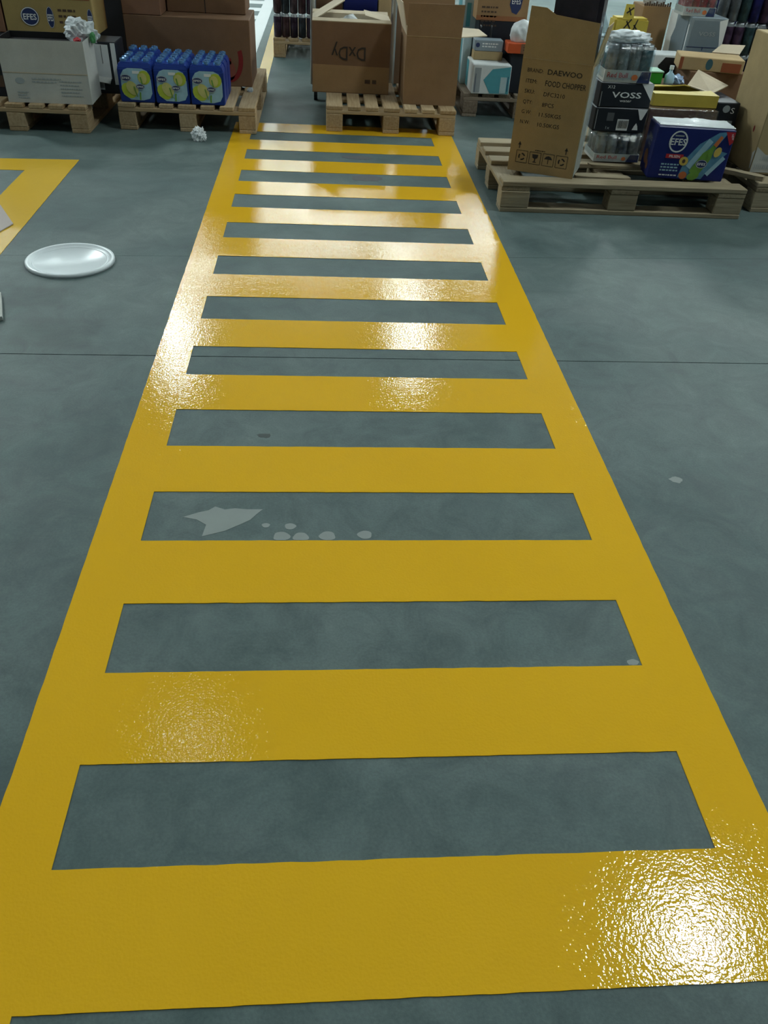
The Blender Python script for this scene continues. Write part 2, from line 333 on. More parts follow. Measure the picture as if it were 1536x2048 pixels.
def barcode(parent, u, v, w, h, dims, face='f', layer=1):
    print_polys('barcode_label', parent, [rect(u, v, u+w, v+h)], WHITEINK, dims, face, layer)
    ps = []; x = u+w*.08
    while x < u+w*.9:
        k = w*rnd.choice((.02, .035, .05)); ps.append(rect(x, v+h*.2, x+k, v+h*.9)); x += k+w*rnd.choice((.025, .04))
    print_polys('barcode', parent, ps, INK, dims, face, layer+1)
def scribble(parent, u, v, w, n, dv, t, mat, dims, face='f', layer=1):
    ps = []
    for k in range(n):
        x = u
        while x < u+w*(1 if k % 2 == 0 else .85):
            q = rnd.uniform(.5, 1.6)*t*1.6; ps.append(rect(x, v-k*dv, min(x+q, u+w), v-k*dv+t)); x += q+t*.6
    return print_polys('small_print', parent, ps, mat, dims, face, layer)

# ------------------------------------------------------------------ the setting
floor = bpy.data.objects.new('floor', None); COL.objects.link(floor); floor['kind'] = 'structure'; floor['label'] = 'blue-grey polished concrete warehouse floor'
XL, XR, Y0, Y1 = -13.0, 14.0, -8.0, 21.6
def slab(y0a, y0b, y1a, y1b):       # a = at XL, b = at XR : the saw cuts run very slightly askew
    bm = bmesh.new(); z0, z1 = -.03, 0
    ps = [(XL, y0a), (XR, y0b), (XR, y1b), (XL, y1a)]
    a = [bm.verts.new((x, y, z0)) for x, y in ps]; b = [bm.verts.new((x, y, z1)) for x, y in ps]
    bm.faces.new(a[::-1]); bm.faces.new(b)
    for i in range(4): bm.faces.new((a[i], a[(i+1) % 4], b[(i+1) % 4], b[i]))
    finish('slab', bm, CONCRETE, floor)
j1a, j1b = 2.27, 2.48; j2a, j2b = 2.51, 4.06
slab(Y0, Y0, j1a-.002, j1b-.002); slab(j1a+.002, j1b+.002, j2a-.0008, j2b-.0008); slab(j2a+.0008, j2b+.0008, Y1, Y1)
finish('joint_base', bm_box(XL, XR, Y0, Y1, -.06, -.031), plain('joint_dirt', (.02, .025, .025), .9), floor)
def struct(name, bm, mat): o = finish(name, bm, mat); o['kind'] = 'structure'; return o
WALL = plain('painted_wall', (.84, .88, .88), .6, var=.03, scale=2); WALLD = plain('grey_wall_panels', (.16, .18, .18), .6, var=.05, scale=2); CEILM = plain('ceiling_sheet', (.35, .38, .39), .6, var=.05, scale=2)
struct('wall_back', bm_box(XL, XR, Y1, Y1+.2, -.06, CEIL), WALL); struct('wall_front', bm_box(XL, XR, Y0-.2, Y0, -.06, CEIL), WALLD)
struct('wall_left', bm_box(XL-.2, XL, Y0-.2, Y1+.2, -.06, CEIL), WALLD); struct('wall_right', bm_box(XR, XR+.2, Y0-.2, Y1+.2, -.06, CEIL), WALLD)
struct('added_dark_band_1', bm_box(XL, XR, Y1-.04, Y1, 0, 1.7), WALLD)  # unseen dark band, added to cut low light from the back wall
struct('ceiling', bm_box(XL-.2, XR+.2, Y0-.2, Y1+.2, CEIL, CEIL+.2), CEILM)
# ceiling lamps (some seen mirrored in the paint, a side pair added for light)
def lamp_mat(k):
    m, n, l, b = new_mat('lamp_diffuser'); b.inputs['Base Color'].default_value = (.9, .9, .9, 1)
    b.inputs['Emission Color'].default_value = rgb(LAMP_COLOUR); b.inputs['Emission Strength'].default_value = LAMP_POWER*k; return m
HOUSING = plain('lamp_housing', (.6, .62, .62), .4)
for i, (x, y, lx, ly, k) in enumerate(LAMPS):
    t = thing('ceiling_lamp', 'white rectangular lamp panel hanging below the hall ceiling', 'lamp', (x, y, LAMP_Z), 0, 'ceiling lamps of the hall')
    finish('housing', bm_box(-lx/2-.03, lx/2+.03, -ly/2-.03, ly/2+.03, .02, .10, .008), HOUSING, t)
    finish('diffuser', bm_box(-lx/2, lx/2, -ly/2, ly/2, 0, .02), lamp_mat(k), t)
    for sx in (-1, 1): finish('suspension_wire', bm_tube([(sx*lx*.4, 0, .1), (sx*lx*.4, 0, CEIL-LAMP_Z+.01)], .006, 6), STEEL, t)

# ------------------------------------------------------------------ floor markings
PT = .0016
def paint_quad(name, parent, quad, mat, wob=.0015, step=.02, z=PT, wavy=(0, 1, 2, 3)):
    """a thin coat of paint: quad as 4 corners (ccw), edges slightly wavy"""
    out = []
    for i in range(4):
        a, b = Vector(quad[i]), Vector(quad[(i+1) % 4]); n = max(1, int((b-a).length/step)); nr = Vector((-(b-a).y, (b-a).x)).normalized()
        for k in range(n):
            p = a.lerp(b, k/n)
            if k and i in wavy: p = p+nr*wob*noise.noise(Vector((p.x*25, p.y*25, i*3.1)))
            out.append(p)
    bm = bmesh.new(); lo = [bm.verts.new((p.x, p.y, 0)) for p in out]; hi = [bm.verts.new((p.x, p.y, z)) for p in out]
    bm.faces.new(hi)
    for i in range(len(out)): j = (i+1) % len(out); bm.faces.new((lo[i], lo[j], hi[j], hi[i]))
    return finish(name, bm, mat, parent)
LI, RI, LO, RO = -.432, .672, -.545, .789
cross = thing('pedestrian_crossing', 'glossy yellow painted ladder crossing running up the grey floor', 'floor marking')
paint_quad('side_line', cross, [(LO, -.6), (LI, -.6), (LI, 5.44), (LO, 5.44)], YELLOW, wavy=(0, 2, 3))
paint_quad('side_line', cross, [(RI, -.6), (RI+.117, -.6), (.808, 5.44), (RI, 5.44)], YELLOW, wavy=(0, 1, 2))
for k in range(-2, 13):
    y0 = .437+.4*k; y1 = y0+.208
    paint_quad('cross_bar', cross, [(LI, y0), (RI, y0), (RI, y1), (LI, y1)], YELLOW, wavy=(0, 2))
bay = thing('bay_outline', 'yellow painted bay corner on the floor behind the white bucket lid', 'floor marking')
paint_quad('side_line', bay, [(-1.508, 1.0), (-1.289, 1.0), (-1.290, 4.514), (-1.51, 4.30)], YELLOW_OLD)
paint_quad('end_line', bay, [(-3.2, 4.27), (-1.51, 4.30), (-1.290, 4.514), (-3.2, 4.40)], YELLOW_OLD)
far = thing('far_walkway', 'white painted ladder walkway far down the aisle between the pallets', 'floor marking')
paint_quad('side_line', far, [(-.70, 6.75), (-.575, 6.75), (-.575, 15), (-.70, 15)], WHITE_PAINT)
paint_quad('side_line', far, [(-1.9, 6.75), (-1.78, 6.75), (-1.78, 15), (-1.9, 15)], WHITE_PAINT)
for k in range(14):
    y0 = 6.75+.6*k; paint_quad('cross_bar', far, [(-1.78, y0), (-.70, y0), (-.70, y0+.26), (-1.78, y0+.26)], WHITE_PAINT)
aisle = tag(paint_quad('aisle_line', None, [(-.50, 6.375), (-.415, 6.375), (-.44, 14.5), (-.53, 14.5)], YELLOW_OLD), 'single yellow aisle line beside the far white walkway', 'floor marking')
# dried splashes inside the third gap of the ladder
SCUFF = plain('dark_scuff', (.045, .06, .055), .6, var=.3); RUSTY = plain('purple_brown_smudge', (.085, .085, .088), .6, var=.25, scale=40); OLIVEST = plain('faded_olive_stain', (.125, .150, .105), .5, var=.1)
def splash(label, pts, z=.0006, group=None, mat=None):
    bm = bmesh.new(); lo = [bm.verts.new((x, y, 0.0)) for x, y in pts]; hi = [bm.verts.new((x, y, z)) for x, y in pts]; bm.faces.new(hi)
    for i in range(len(pts)): j = (i+1) % len(pts); bm.faces.new((lo[i], lo[j], hi[j], hi[i]))
    bmesh.ops.recalc_face_normals(bm, faces=bm.faces)
    return tag(finish('dried_splash', bm, mat or SPLASH), label, 'stain', group)
splash('large pale dried splash on concrete near the left side line', [(-.29, 1.462), (-.255, 1.475), (-.237, 1.482), (-.20, 1.508), (-.179, 1.524), (-.162, 1.55), (-.15, 1.566), (-.19, 1.566), (-.22, 1.570), (-.245, 1.565), (-.27, 1.577), (-.285, 1.562), (-.31, 1.553), (-.345, 1.535), (-.31, 1.525), (-.285, 1.505)])
for i, (x, y, r) in enumerate(((-.139, 1.503, .010), (-.079, 1.499, .014), (-.099, 1.461, .0205), (-.052, 1.459, .0195), (.013, 1.463, .020), (.105, 1.467, .018))):
    splash(['smallest pale dried drop right of the large splash', 'pale dried drop second right of the large splash', 'pale half-round drop at the bar edge, first from left', 'pale half-round drop at the bar edge, second from left', 'pale half-round drop at the bar edge, third from left', 'flat pale drop at the bar edge, rightmost of the drops'][i],
           [(x+r*math.cos(a)*(1+.12*math.sin(3*a+i)), max(1.4475, y+r*.85*math.sin(a))) for a in [2*math.pi*k/18 for k in range(18)]], group='dried drops')

def blot(label, x, y, rx, ry, mat, seed):
    splash(label, [(x+rx*math.cos(a)*(1+.35*noise.noise(Vector((2*math.cos(a), 2*math.sin(a), seed)))), y+ry*math.sin(a)*(1+.35*noise.noise(Vector((2*math.sin(a), 2*math.cos(a), seed))))) for a in [2*math.pi*k/22 for k in range(22)]], .0004, None, mat)
blot('small dark scuff in the grey gap above the pale splash', -.165, 1.902, .020, .011, SCUFF, 1.3)
blot('dark smudge in a far grey gap near the short pallet', .232, 4.37, .085, .055, RUSTY, 3.1)
blot('dark smudge in the second farthest grey gap', .20, 4.75, .09, .035, RUSTY, 4.4)
blot('pale chip at the right end of the near grey gap', .655, 1.055, .013, .008, SPLASH, 5.2)
blot('pale round spot on concrete right of the crossing', .98, 1.70, .018, .014, SPLASH, 6.2)

# ------------------------------------------------------------------ pallets
_boards = {}
def board_mesh(lx, ly, lz, mat):
    k = (round(lx, 3), round(ly, 3), round(lz, 3), mat.name)
    if k not in _boards:
        bm = bm_box(-lx/2, lx/2, -ly/2, ly/2, 0, lz, .003); me = bpy.data.meshes.new('board'); bm.to_mesh(me); bm.free(); me.materials.append(mat); _boards[k] = me
    return _boards[k]
def pallet(label, x, y, L, W, mat, along='x', boards=None, skip=(), rz=0):
    """near left corner at x, y. 'along' = world axis the deck boards run along; L = length of deck boards, W = across"""
    t = thing('wooden_pallet', label, 'pallet', (x, y, 0), rz)
    boards = boards or [.10, .08, .08, .10, .08, .08, .10]
    def put(name, l, w, h, a, b, z, turned=False):     # a along the deck boards, b across
        if along == 'x': loc, rot = (a, b, z), (R(90) if turned else 0)
        else: loc, rot = (b, a, z), (0 if turned else R(90))
        jit = rnd.uniform(-.0015, .0015)
        return link(name, board_mesh(l, w, h, mat), t, (loc[0]+jit, loc[1]-jit, loc[2]), (0, 0, rot))
    gap = (W-sum(boards))/(len(boards)-1); b = 0
    for i, w in enumerate(boards):
        if i not in skip: put('deck_board', L, w, .022, L/2, b+w/2, .122)
        b += w+gap
    for a in (.07, L/2, L-.07): put('stringer_board', W, .14, .022, a, W/2, .0995, True)
    for b in (.05, W/2, W-.05):
        put('bottom_board', L, .10, .022, L/2, b, 0)
        for a in (.07, L/2, L-.07): put('block', .14, .10, .077, a, b, .0222)
    return t
def lift(t, z): t.location.z = z
pallet('light wooden pallet under the greyish white carton, leftmost', -2.15, 5.04, 1.2, .8, WOOD, 'y')
pallet('light wooden pallet under the blue bottle packs', -1.20, 5.165, 1.2, .8, WOOD, 'y')
lift(pallet('short wooden pallet at the top end of the yellow crossing', .022, 5.30, .75, .8, WOOD, 'y'), .0017)
pallet('weathered wooden pallet under the tall printed carton, nearest on the right', .865, 3.90, 1.225, .80, WOOD_GREY, 'x', [.10, .10, .10, .10, .10], skip=(1,), rz=0)
pallet('weathered pallet at the right edge under the tan carton', 2.20, 4.02, 1.2, .8, WOOD_GREY, 'x', [.13, .10, .13, .10, .13])
pallet('dark wooden pallet under the white and teal box', .945, 5.84, 1.2, .8, WOOD_DARK, 'y')
pallet('wooden pallet in the aisle under stacked dark cans', -.415, 7.68, 1.2, .8, WOOD, 'y')
pallet('wooden pallet hidden behind the nearest right pallet load', 1.50, 4.84, .98, .8, WOOD_GREY, 'y')
pallet('wooden pallet at back right under the wall of dark cans', 2.34, 5.05, 1.2, .8, WOOD_GREY, 'y')
DK = .1445; DKC = DK+.0017                               # deck height
# broken boards lying on the near right pallet
def loose_board(label, pts, w, t, z, mat=WOOD_GREY):
    (xa, ya), (xb, yb) = pts; d = Vector((xb-xa, yb-ya)); L = d.length; bm = bmesh.new(); n = 8; rows = []
    for i in range(n+1):
        u = i/n; jw = w*(1+.25*noise.noise(Vector((u*5, xa*7, 1)))); 
        if i in (0, n): jw *= .6
        rows.append([bm.verts.new((u*L+(.02*noise.noise(Vector((k*3, xa, 0))) if i in (0, n) else 0), s*jw/2, zz)) for k, (s, zz) in enumerate(((-1, 0), (1, 0), (1, t), (-1, t)))])
    for a, b in zip(rows, rows[1:]):
        for k in range(4): bm.faces.new((a[k], a[(k+1) % 4], b[(k+1) % 4], b[k]))
    bm.faces.new(rows[0]); bm.faces.new(rows[-1][::-1]); bmesh.ops.recalc_face_normals(bm, faces=bm.faces)
    return tag(finish('broken_board', bm, mat, None, (xa, ya, z), (0, 0, math.atan2(d.y, d.x))), label, 'board')
loose_board('splintered board piece beside the foot of the tall printed carton', [(1.26, 4.075), (1.54, 4.06)], .07, .018, .1225)
loose_board('pale broken board lying under the lower can pack', [(1.37, 4.215), (1.66, 4.20)], .05, .012, DK)
loose_board('broken stick bridging the two right pallets beside the blue box', [(2.02, 4.24), (2.24, 4.06)], .05, .02, .146)

# ------------------------------------------------------------------ load of the leftmost pallet
w, d, h = .462, .27, .315; dm = (w, d, h)
t = thing('open_carton', 'greyish white worn open carton on the leftmost pallet', 'carton', (-1.783, 5.075, DK), 1.5)
open_body(t, w, d, h, GREYWHITE, BLACK)  # black lining paints the shade inside the carton
print_polys('logo', t, [ell(.085, .112, .026, .016, 14)], GREYINK, dm); scribble(t, .15, .12, .16, 2, .016, .008, GREYINK, dm)
scribble(t, .06, .05, .06, 3, .014, .007, GREYINK, dm); scribble(t, .30, .11, .12, 5, .018, .006, GREYINK, dm)
print_polys('tape', t, [rect(.0, .150, .462, .154)], FLAP, dm)
finish('filling_or_shade', bm_box(.012, w-.012, .012, d-.012, .01, h-.03), BLACK, t)  # black block in place of the shade inside the open carton
t = carton('carton', 'black carton at the left edge beside the white carton', (-2.10, 5.20, DK), .29, .26, .21, BLACKCARD)
print_polys('label', t, [rect(.22, .05, .27, .11)], INKBROWN, (.29, .26, .21))
w, d, h = .70, .34, .275
t = carton('carton', 'tall black carton added to darken the gap behind the two left pallets', (-1.66, 6.40, 0), .55, .30, .95, BLACKCARD)  # added block, keeps the gap behind the left pallets black
t = carton('carton', 'black carton behind the white open carton', (-2.125, 5.48, DK), w, d, h, BLACKCARD)
w, d, h = .51, .32, .30; dm = (w, d, h)
t = carton('beer_carton', 'yellow-tan carton with navy oval logos above the white carton', (-1.855, 5.52, DK+.276), w, d, h, YELLOWCARD)
logo_oval(t, .145, .088, .052, .048, dm, txt='EFES'); logo_oval(t, .262, .088, .021, .055, dm, txt='EFES')
logo_oval(t, .490, .09, .016, .05, dm, txt='EFES'); scribble(t, .31, .12, .10, 3, .03, .012, INKBROWN, dm)
print_polys('red_mark', t, [rect(.36, .05, .40, .085), rect(.02, .18, .5, .2)], plain('rust_print', (.30, .08, .03), .6), dm)
t = carton('carton', 'reddish brown carton top left beside the yellow-tan carton', (-2.30, 5.52, DK+.276), .435, .32, .30, BROWN_RED)
w, d, h = .165, .22, .272; dm = (w, d, h)
t = carton('water_carton', 'black and white carton between the two left pallets', (-1.378, 5.385, DK), w, d, h, BLACKCARD)
print_polys('white_panel', t, [[(0, .10), (.12, .08), (.12, .258), (0, .262)], [(.135, .05), (.162, .05), (.162, .268), (.135, .268)]], WHITEINK, dm)
print_polys('panel_slot', t, [rect(.078, .16, .081, .255)], INK, dm, layer=2); barcode(t, .035, .02, .035, .05, dm)
flap(t, [(0, -.001, .10), (.118, -.001, .085), (.112, -.03, .06), (.005, -.03, .075)], GREYWHITE)
t = thing('plastic_bag', 'crumpled clear plastic bag with red and green print on the white carton', 'plastic bag', (-1.375, 5.30, .42), 0)
finish('bag_body', bm_crumple(.088, .06, .08, .5, 1.7, 3.1, sub=4), BAGMAT, t)
finish('red_print', bm_crumple(.022, .02, .018, .6, 3, 1.2, sub=3), RED, t, (-.01, -.072, .01)); finish('green_print', bm_crumple(.016, .02, .035, .6, 3, 5.2, sub=3), GREENBAG, t, (.072, -.045, .01))

# ------------------------------------------------------------------ blue bottle packs
pw, pd, ph = .196, .132, .205
def bottle_pack():
    t = thing('bottle_pack', 'blue pack', 'bottle pack'); dims = (pw, pd, ph)
    bm = bmesh.new(); sec = [(0, 0, pw, pd, 0), (0, 0, pw, pd, .175), (.012, .012, pw-.012, pd-.012, .205)]
    rs = [[bm.verts.new(q) for q in ((a, b, z), (c, b, z), (c, e, z), (a, e, z))] for a, b, c, e, z in sec]
    for A, B in zip(rs, rs[1:]):
        for k in range(4): bm.faces.new((A[k], A[(k+1) % 4], B[(k+1) % 4], B[k]))
    bm.faces.new(rs[0][::-1]); bm.faces.new(rs[-1]); bmesh.ops.bevel(bm, geom=bm.edges[:], offset=.005, segments=2, affect='EDGES')
    BODY[t.name] = finish('wrap', bm, BLUEPACK, t)
    print_polys('splash_print', t, [[(.016, .14), (.035, .168), (.06, .178), (.14, .178), (.17, .165), (.186, .12), (.186, .05), (.17, .022), (.13, .012), (.06, .014), (.022, .04), (.014, .09)]], ICE, dims, layer=1)
    print_polys('lemon_print', t, [ell(.055, .062, .045, .036, 18, -40), ell(.148, .132, .036, .036, 18)], LIME, dims, layer=2)
    print_polys('lemon_print', t, [ell(.075, .075, .040, .030, 18, -55), ell(.140, .128, .024, .028, 18)], LEMON, dims, layer=3)
    print_polys('stem_print', t, [line2((.135, .095), (.128, .135), .008), line2((.10, .03), (.085, .085), .006), line2((.115, .015), (.118, .055), .009)], GREENPR, dims, layer=4)
    logo_oval(t, .045, .128, .030, .017, dims, layer=4); logo_oval(t, .122, .085, .025, .014, dims, layer=5)
    print_polys('highlight_print', t, [rect(.085, .15, .125, .165)], WHITEINK, dims, layer=2)
    cap = bm_lathe([(0, 0), (.017, 0), (.0205, .010), (.018, .020), (0, .023)], 12); me = bpy.data.meshes.new('bottle_cap'); cap.to_mesh(me); cap.free(); me.materials.append(CAPBLUE)
    for i in range(3):
        for j in range(2): link('bottle_cap', me, t, (.036+i*.062, .036+j*.060, .203))
    return t
def copy_tree(o, parent=None):
    c = o.copy(); COL.objects.link(c); c.parent = parent
    for ch in [q for q in bpy.data.objects if q.parent == o]: copy_tree(ch, c)
    return c
proto = bottle_pack(); colw = ['left', 'middle', 'right']; roww = ['front', 'second', 'back']
for i in range(3):
    for j in range(3):
        o = proto if (i, j) == (0, 0) else copy_tree(proto)
        o.location = (-1.180+i*.2035, 5.192+j*.139, DK+(.012 if (i == 0 and j == 2) else 0)); o.rotation_euler = (0, 0, R((i-1)*.3))
        o['label'] = f'blue bottle pack with lemon print, {roww[j]} row, {colw[i]} column'; o['group'] = 'blue lemon bottle packs'
# cartons behind the packs
w, d, h = .765, .47, .372; dm = (w, d, h)
t = carton('large_carton', 'wide brown carton with dark red swoosh behind the blue packs', (-1.22, 5.73, DK), w, d, h, BROWN_DK)
print_polys('red_swoosh', t, ring(.63, .155, .085, .13, .028, 14, -100, 25)+[rect(.575, .125, .64, .16)], DKRED, dm)
print_polys('red_smudge', t, [ell(.615, .09, .05, .06, 18)], plain('faded_red_print', (.25, .07, .045), .7), dm)
t = carton('carton', 'dark brown carton on the left end of the wide brown carton', (-1.22, 5.73, DK+.3725), .232, .36, .36, BROWN_RED)
w, d, h = .49, .35, .42
t = carton('carton', 'brown carton set back on top of the wide brown carton', (-.98, 5.925, DK+.3725), w, d, h, BROWN_DK)
print_polys('seam', t, [rect(.235, 0, .241, .4)], INK, (w, d, h))
tp = tag(finish('crumpled_paper', bm_crumple(.042, .04, .05, .8, 2.0, 9.3, sub=4), PAPER, None, (-.717, 4.985, 0)), 'crumpled white paper on the floor in front of the blue packs', 'paper')
fr = tag(finish('plastic_scrap', bm_crumple(.02, .05, .012, .8, 2.0, 4.3, sub=3), FILM_W, None, (-.46, 5.62, DK)), 'shiny plastic scrap on the deck beside the blue packs', 'scrap')

# ------------------------------------------------------------------ load of the pallet at the end of the crossing
w, d, h = .49, .36, .392; dm = (w, d, h)
t = thing('open_carton', 'brown open carton with handwriting at the end of the crossing', 'carton', (-.067, 5.67, DKC))
open_body(t, w, d, h, BROWN_DK, FLAP); finish('filling_or_shade', bm_crumple(.17, .13, .09, .5, 2.2, 6.6, sub=4), PAPER, t, (.25, .18, h-.135))
finish('dark_filling', bm_box(.012, w-.012, .012, d-.012, .008, h-.10), DARKSTUFF, t)
finish('lower_band', bm_sheet([(.001, -.0006, .004), (w-.001, -.0006, .004), (w-.001, -.0006, .155), (.001, -.0006, .160)], .0004), BROWN, t)
flap(t, [(0, 0, h), (w, 0, h), (w-.004, .035, h+.012), (.004, .035, h+.012)], FLAP)
flap(t, [(0, .02, h), (0, d-.02, h), (.20, d-.03, h+.115), (.20, .10, h+.105)], FLAP); flap(t, [(w, .02, h), (w, d-.02, h), (w-.16, d-.04, h+.03), (w-.16, .06, h+.03)], FLAP)
flap(t, [(0, d, h), (w, d, h), (w, d+.05, h+.012), (0, d+.05, h+.012)], FLAP)
print_text('handwriting', t, [T('DxDy', .335, .262, .078, .215, 180, 'l', .004)], INK, dm, layer=2); scribble(t, .335, .06, .085, 1, .02, .022, INKBROWN, dm, layer=2)
# tall carton on the right of that pallet
w, d, h = .330, .40, .372; dm = (w, d, h)
t = thing('tall_carton', 'tall plain brown carton with raised flaps at the end of the crossing', 'carton', (.500, 5.43, DKC))
open_body(t, w, d, h, BROWN_MID, FLAP)
flap(t, [(0, .005, h), (w, .005, h), (w+.006, .007, h+.168), (.002, .007, h+.164)], BROWN_MID)
print_polys('crease', t, [rect(.002, h-.003, w-.002, h)], TAN, dm)
flap(t, [(0, 0, h), (0, d, h), (-.05, d, h+.165), (-.035, .01, h+.165)], FLAP)
flap(t, [(w, 0, h), (w+.19, .20, h-.012), (w+.17, d+.02, h-.008), (w, d, h)], FLAP)
flap(t, [(0, d, h), (w, d, h), (w, d+.02, h+.16), (0, d+.02, h+.16)], BROWN_MID)
finish('filling_or_shade', bm_box(.01, w-.01, .01, d-.01, .008, h-.06), BROWN_DK, t)
# steel trolley behind that pallet
t = thing('platform_trolley', 'grey steel trolley with tube posts behind the handwritten carton', 'trolley', (-.08, 6.10, 0))
finish('platform', bm_box(0, .56, .02, .62, .115, .14, .004), plain('trolley_deck', (.25, .27, .28), .5), t)
for x in (.015, .548):
    finish('post', bm_tube([(x, .0, .11), (x, .0, .80)], .020, 12), STEEL, t)
    finish('collar', bm_lathe([(.0185, 0), (.0185, .018)], 12), BLACK, t, (x, 0, .50))
    for y in (.06, .57):
        cs = finish('caster', bm_tube([(-.012, 0, .032), (.012, 0, .032)], .032, 14), BLACK, t, (min(max(x, .03), .53), y, 0))
        finish('caster_fork', bm_box(-.017, .017, -.02, .02, .062, .115), BLACK, cs)
finish('crossbar', bm_tube([(.015, 0, .80), (.548, 0, .80)], .0165, 12), STEEL, t)
for x in (.015, .548): finish('post', bm_tube([(x, .60, .11), (x, .60, .62)], .0165, 12), STEEL, t)
carton('carton', 'dark brown carton added behind the steel trolley to shade the gap', (.30, 6.80, 0), .50, .35, .62, BROWN_DK)  # added block for the shadowed gap, also stops light from behind
carton('carton', 'navy blue carton on the steel trolley behind the open carton', (.14, 6.26, .1405), .225, .30, .47, NAVYCARD)
carton('carton', 'brown carton on the steel trolley at its left post', (-.075, 6.26, .1405), .205, .30, .50, BROWN_DK)
carton('carton', 'tan carton on the steel trolley at its right post', (.372, 6.26, .1405), .09, .30, .52, TAN)
# ------------------------------------------------------------------ cans
_can = {}
def can_mesh(r, h, mat, n=12):
    k = (r, h, mat.name)
    if k not in _can:
        bm = bm_lathe([(0, 0), (r*.78, 0), (r, h*.05), (r, h*.88), (r*.80, h*.97), (r*.80, h), (r*.70, h*.975), (0, h*.972)], n); me = bpy.data.meshes.new('can'); bm.to_mesh(me); bm.free()
        me.materials.append(mat); me.materials.append(STEEL)
        for p in me.polygons:
            p.use_smooth = True
            if p.center.z > h*.9: p.material_index = 1
        _can[k] = me
    return _can[k]
def can_pack(label, loc, nx, ny, r, h, mat, tray=0.0, traymat=None, film=True, rz=0, text=None, group=None, only_shell=False, name='can_pack', filmmat=None):
    t = thing(name, label, 'can pack', loc, rz, group); p = 2*r+.0012; w, d = nx*p, ny*p
    for i in range(nx):
        for j in range(ny):
            if only_shell and not (j == 0 or i == 0 or i == nx-1): continue
            link('can', can_mesh(r, h, mat), t, (p/2+i*p, p/2+j*p, .002), (0, 0, rnd.uniform(0, 6)))
    if tray:
        bm = bmesh.new(); e = .0035
        for b in ((-e, w+e, -e, 0, 0, tray), (-e, w+e, d, d+e, 0, tray), (-e, 0, 0, d, 0, tray), (w, w+e, 0, d, 0, tray), (0, w, 0, d, 0, .0018)): bm_box(*b, bm=bm)
        tr = BODY[t.name] = finish('tray', bm, traymat or GREYWHITE, t)
        if text: print_text('lettering', t, [T(text, .012, tray*.40, tray*.42, w*.45, 0, 'l', .01)], RED, (w, d, tray), layer=4); scribble(t, .012, tray*.2, w*.4, 1, .01, tray*.1, GREYINK, (w, d, tray), layer=4)
        print_polys('tray_print', t, [[(w*.72, .001), (w, .001), (w, tray*.95), (w*.80, tray*.95)]], NAVY, (w, d, tray), layer=4); print_polys('tray_print', t, [ell(w*.66, tray*.45, tray*.3, tray*.25, 12)], ORANGEPR, (w, d, tray), layer=5)
    if film:
        bm = bm_box(-.005, w+.005, -.005, d+.005, .002, h+.006, .012, seg=2); bmesh.ops.subdivide_edges(bm, edges=bm.edges[:], cuts=2, use_grid_fill=True)
        for v in bm.verts:
            if v.co.z > h*.9: v.co.z += .006*noise.noise(v.co*40)
        finish('shrink_film', bm, filmmat or FILM, t, smooth=True)
    return t
tiers = ['bottom tier', 'second tier', 'third tier', 'fourth tier', 'top tier']
for k in range(3):
    can_pack(f'dark purple can pack in the aisle, {["bottom", "middle", "top"][k]} of its stack', (-.412, 7.70, DK+k*.172), 11, 5, .0335, .168, CAN_PURPLE, group='dark cans in the aisle', only_shell=True, film=False)
for k in range(5):
    for c in range(2):
        can_pack(f'dark blue can pack at back right, {tiers[k]}, {["left", "right"][c]} stack', (2.40+c*.345, 5.50, DK+k*.172), 5, 6, .0335, .168, CAN_DARK, group='wall of dark cans', only_shell=True, film=False)

# ------------------------------------------------------------------ dark pallet, middle right
w, d, h = .256, .29, .174; dm = (w, d, h)
t = carton('water_carton', 'white box with teal hexagon print on the dark pallet', (.990, 5.83, DK), w, d, h, WHITECARD)
print_polys('teal_hexagon', t, [[(.075, .085), (.125, .006), (.252, .006), (.252, .166), (.13, .150)]], TEAL, dm); print_polys('white_label', t, [rect(.19, .008, .232, .105)], PALEBLUE, dm, layer=2)
print_polys('grey_panel', t, [rect(.012, .01, .055, .155)], GREYINK, dm); print_polys('edge_print', t, [rect(.02, .01, .023, .12), rect(.238, .02, .242, .11)], NAVY, dm, layer=2)
print_polys('teal_side', t, [rect(.01, .01, .10, .165)], TEAL, dm, face='l')
t = carton('box', 'olive tan tray under the small grey box on the dark pallet', (1.010, 5.99, DK+.1745), .195, .10, .052, OLIVE)
t = carton('box', 'small grey box with dark print above the teal hexagon box', (1.010, 5.99, DK+.2270), .190, .10, .066, GREYCARD)
print_polys('dark_print', t, [ell(.02, .035, .014, .014, 12)], NAVY, (.19, .1, .066)); scribble(t, .05, .04, .11, 2, .016, .008, WHITEINK, (.19, .1, .066))
t = carton('carton', 'dark carton right of the teal hexagon box', (1.252, 5.90, DK), .26, .22, .236, BLACKCARD)
t = carton('box', 'orange and brown box on the dark carton of the dark pallet', (1.215, 5.885, DK+.2365), .19, .14, .060, ORANGE)
print_polys('tan_end', t, [rect(.085, .001, .189, .058)], BROWN_RED, (.19, .14, .06)); scribble(t, .10, .034, .07, 2, .016, .009, INKBROWN, (.19, .14, .06), layer=2)
tag(finish('plastic_bag', bm_crumple(.085, .06, .082, .22, 1.6, 2.2, sub=4), BAGMAT, None, (1.315, 5.96, DK+.297), smooth=True), 'rounded milky white bag on the orange box', 'plastic bag')
t = carton('carton', 'dark carton under the tan carton with navy badge', (1.05, 6.14, DK), .36, .17, .386, BLACKCARD)
w, d, h = .345, .17, .20; dm = (w, d, h)
t = carton('beer_carton', 'tan carton with navy hexagonal badge left of the tall printed carton', (1.025, 6.14, DK+.3865), w, d, h, BROWN)
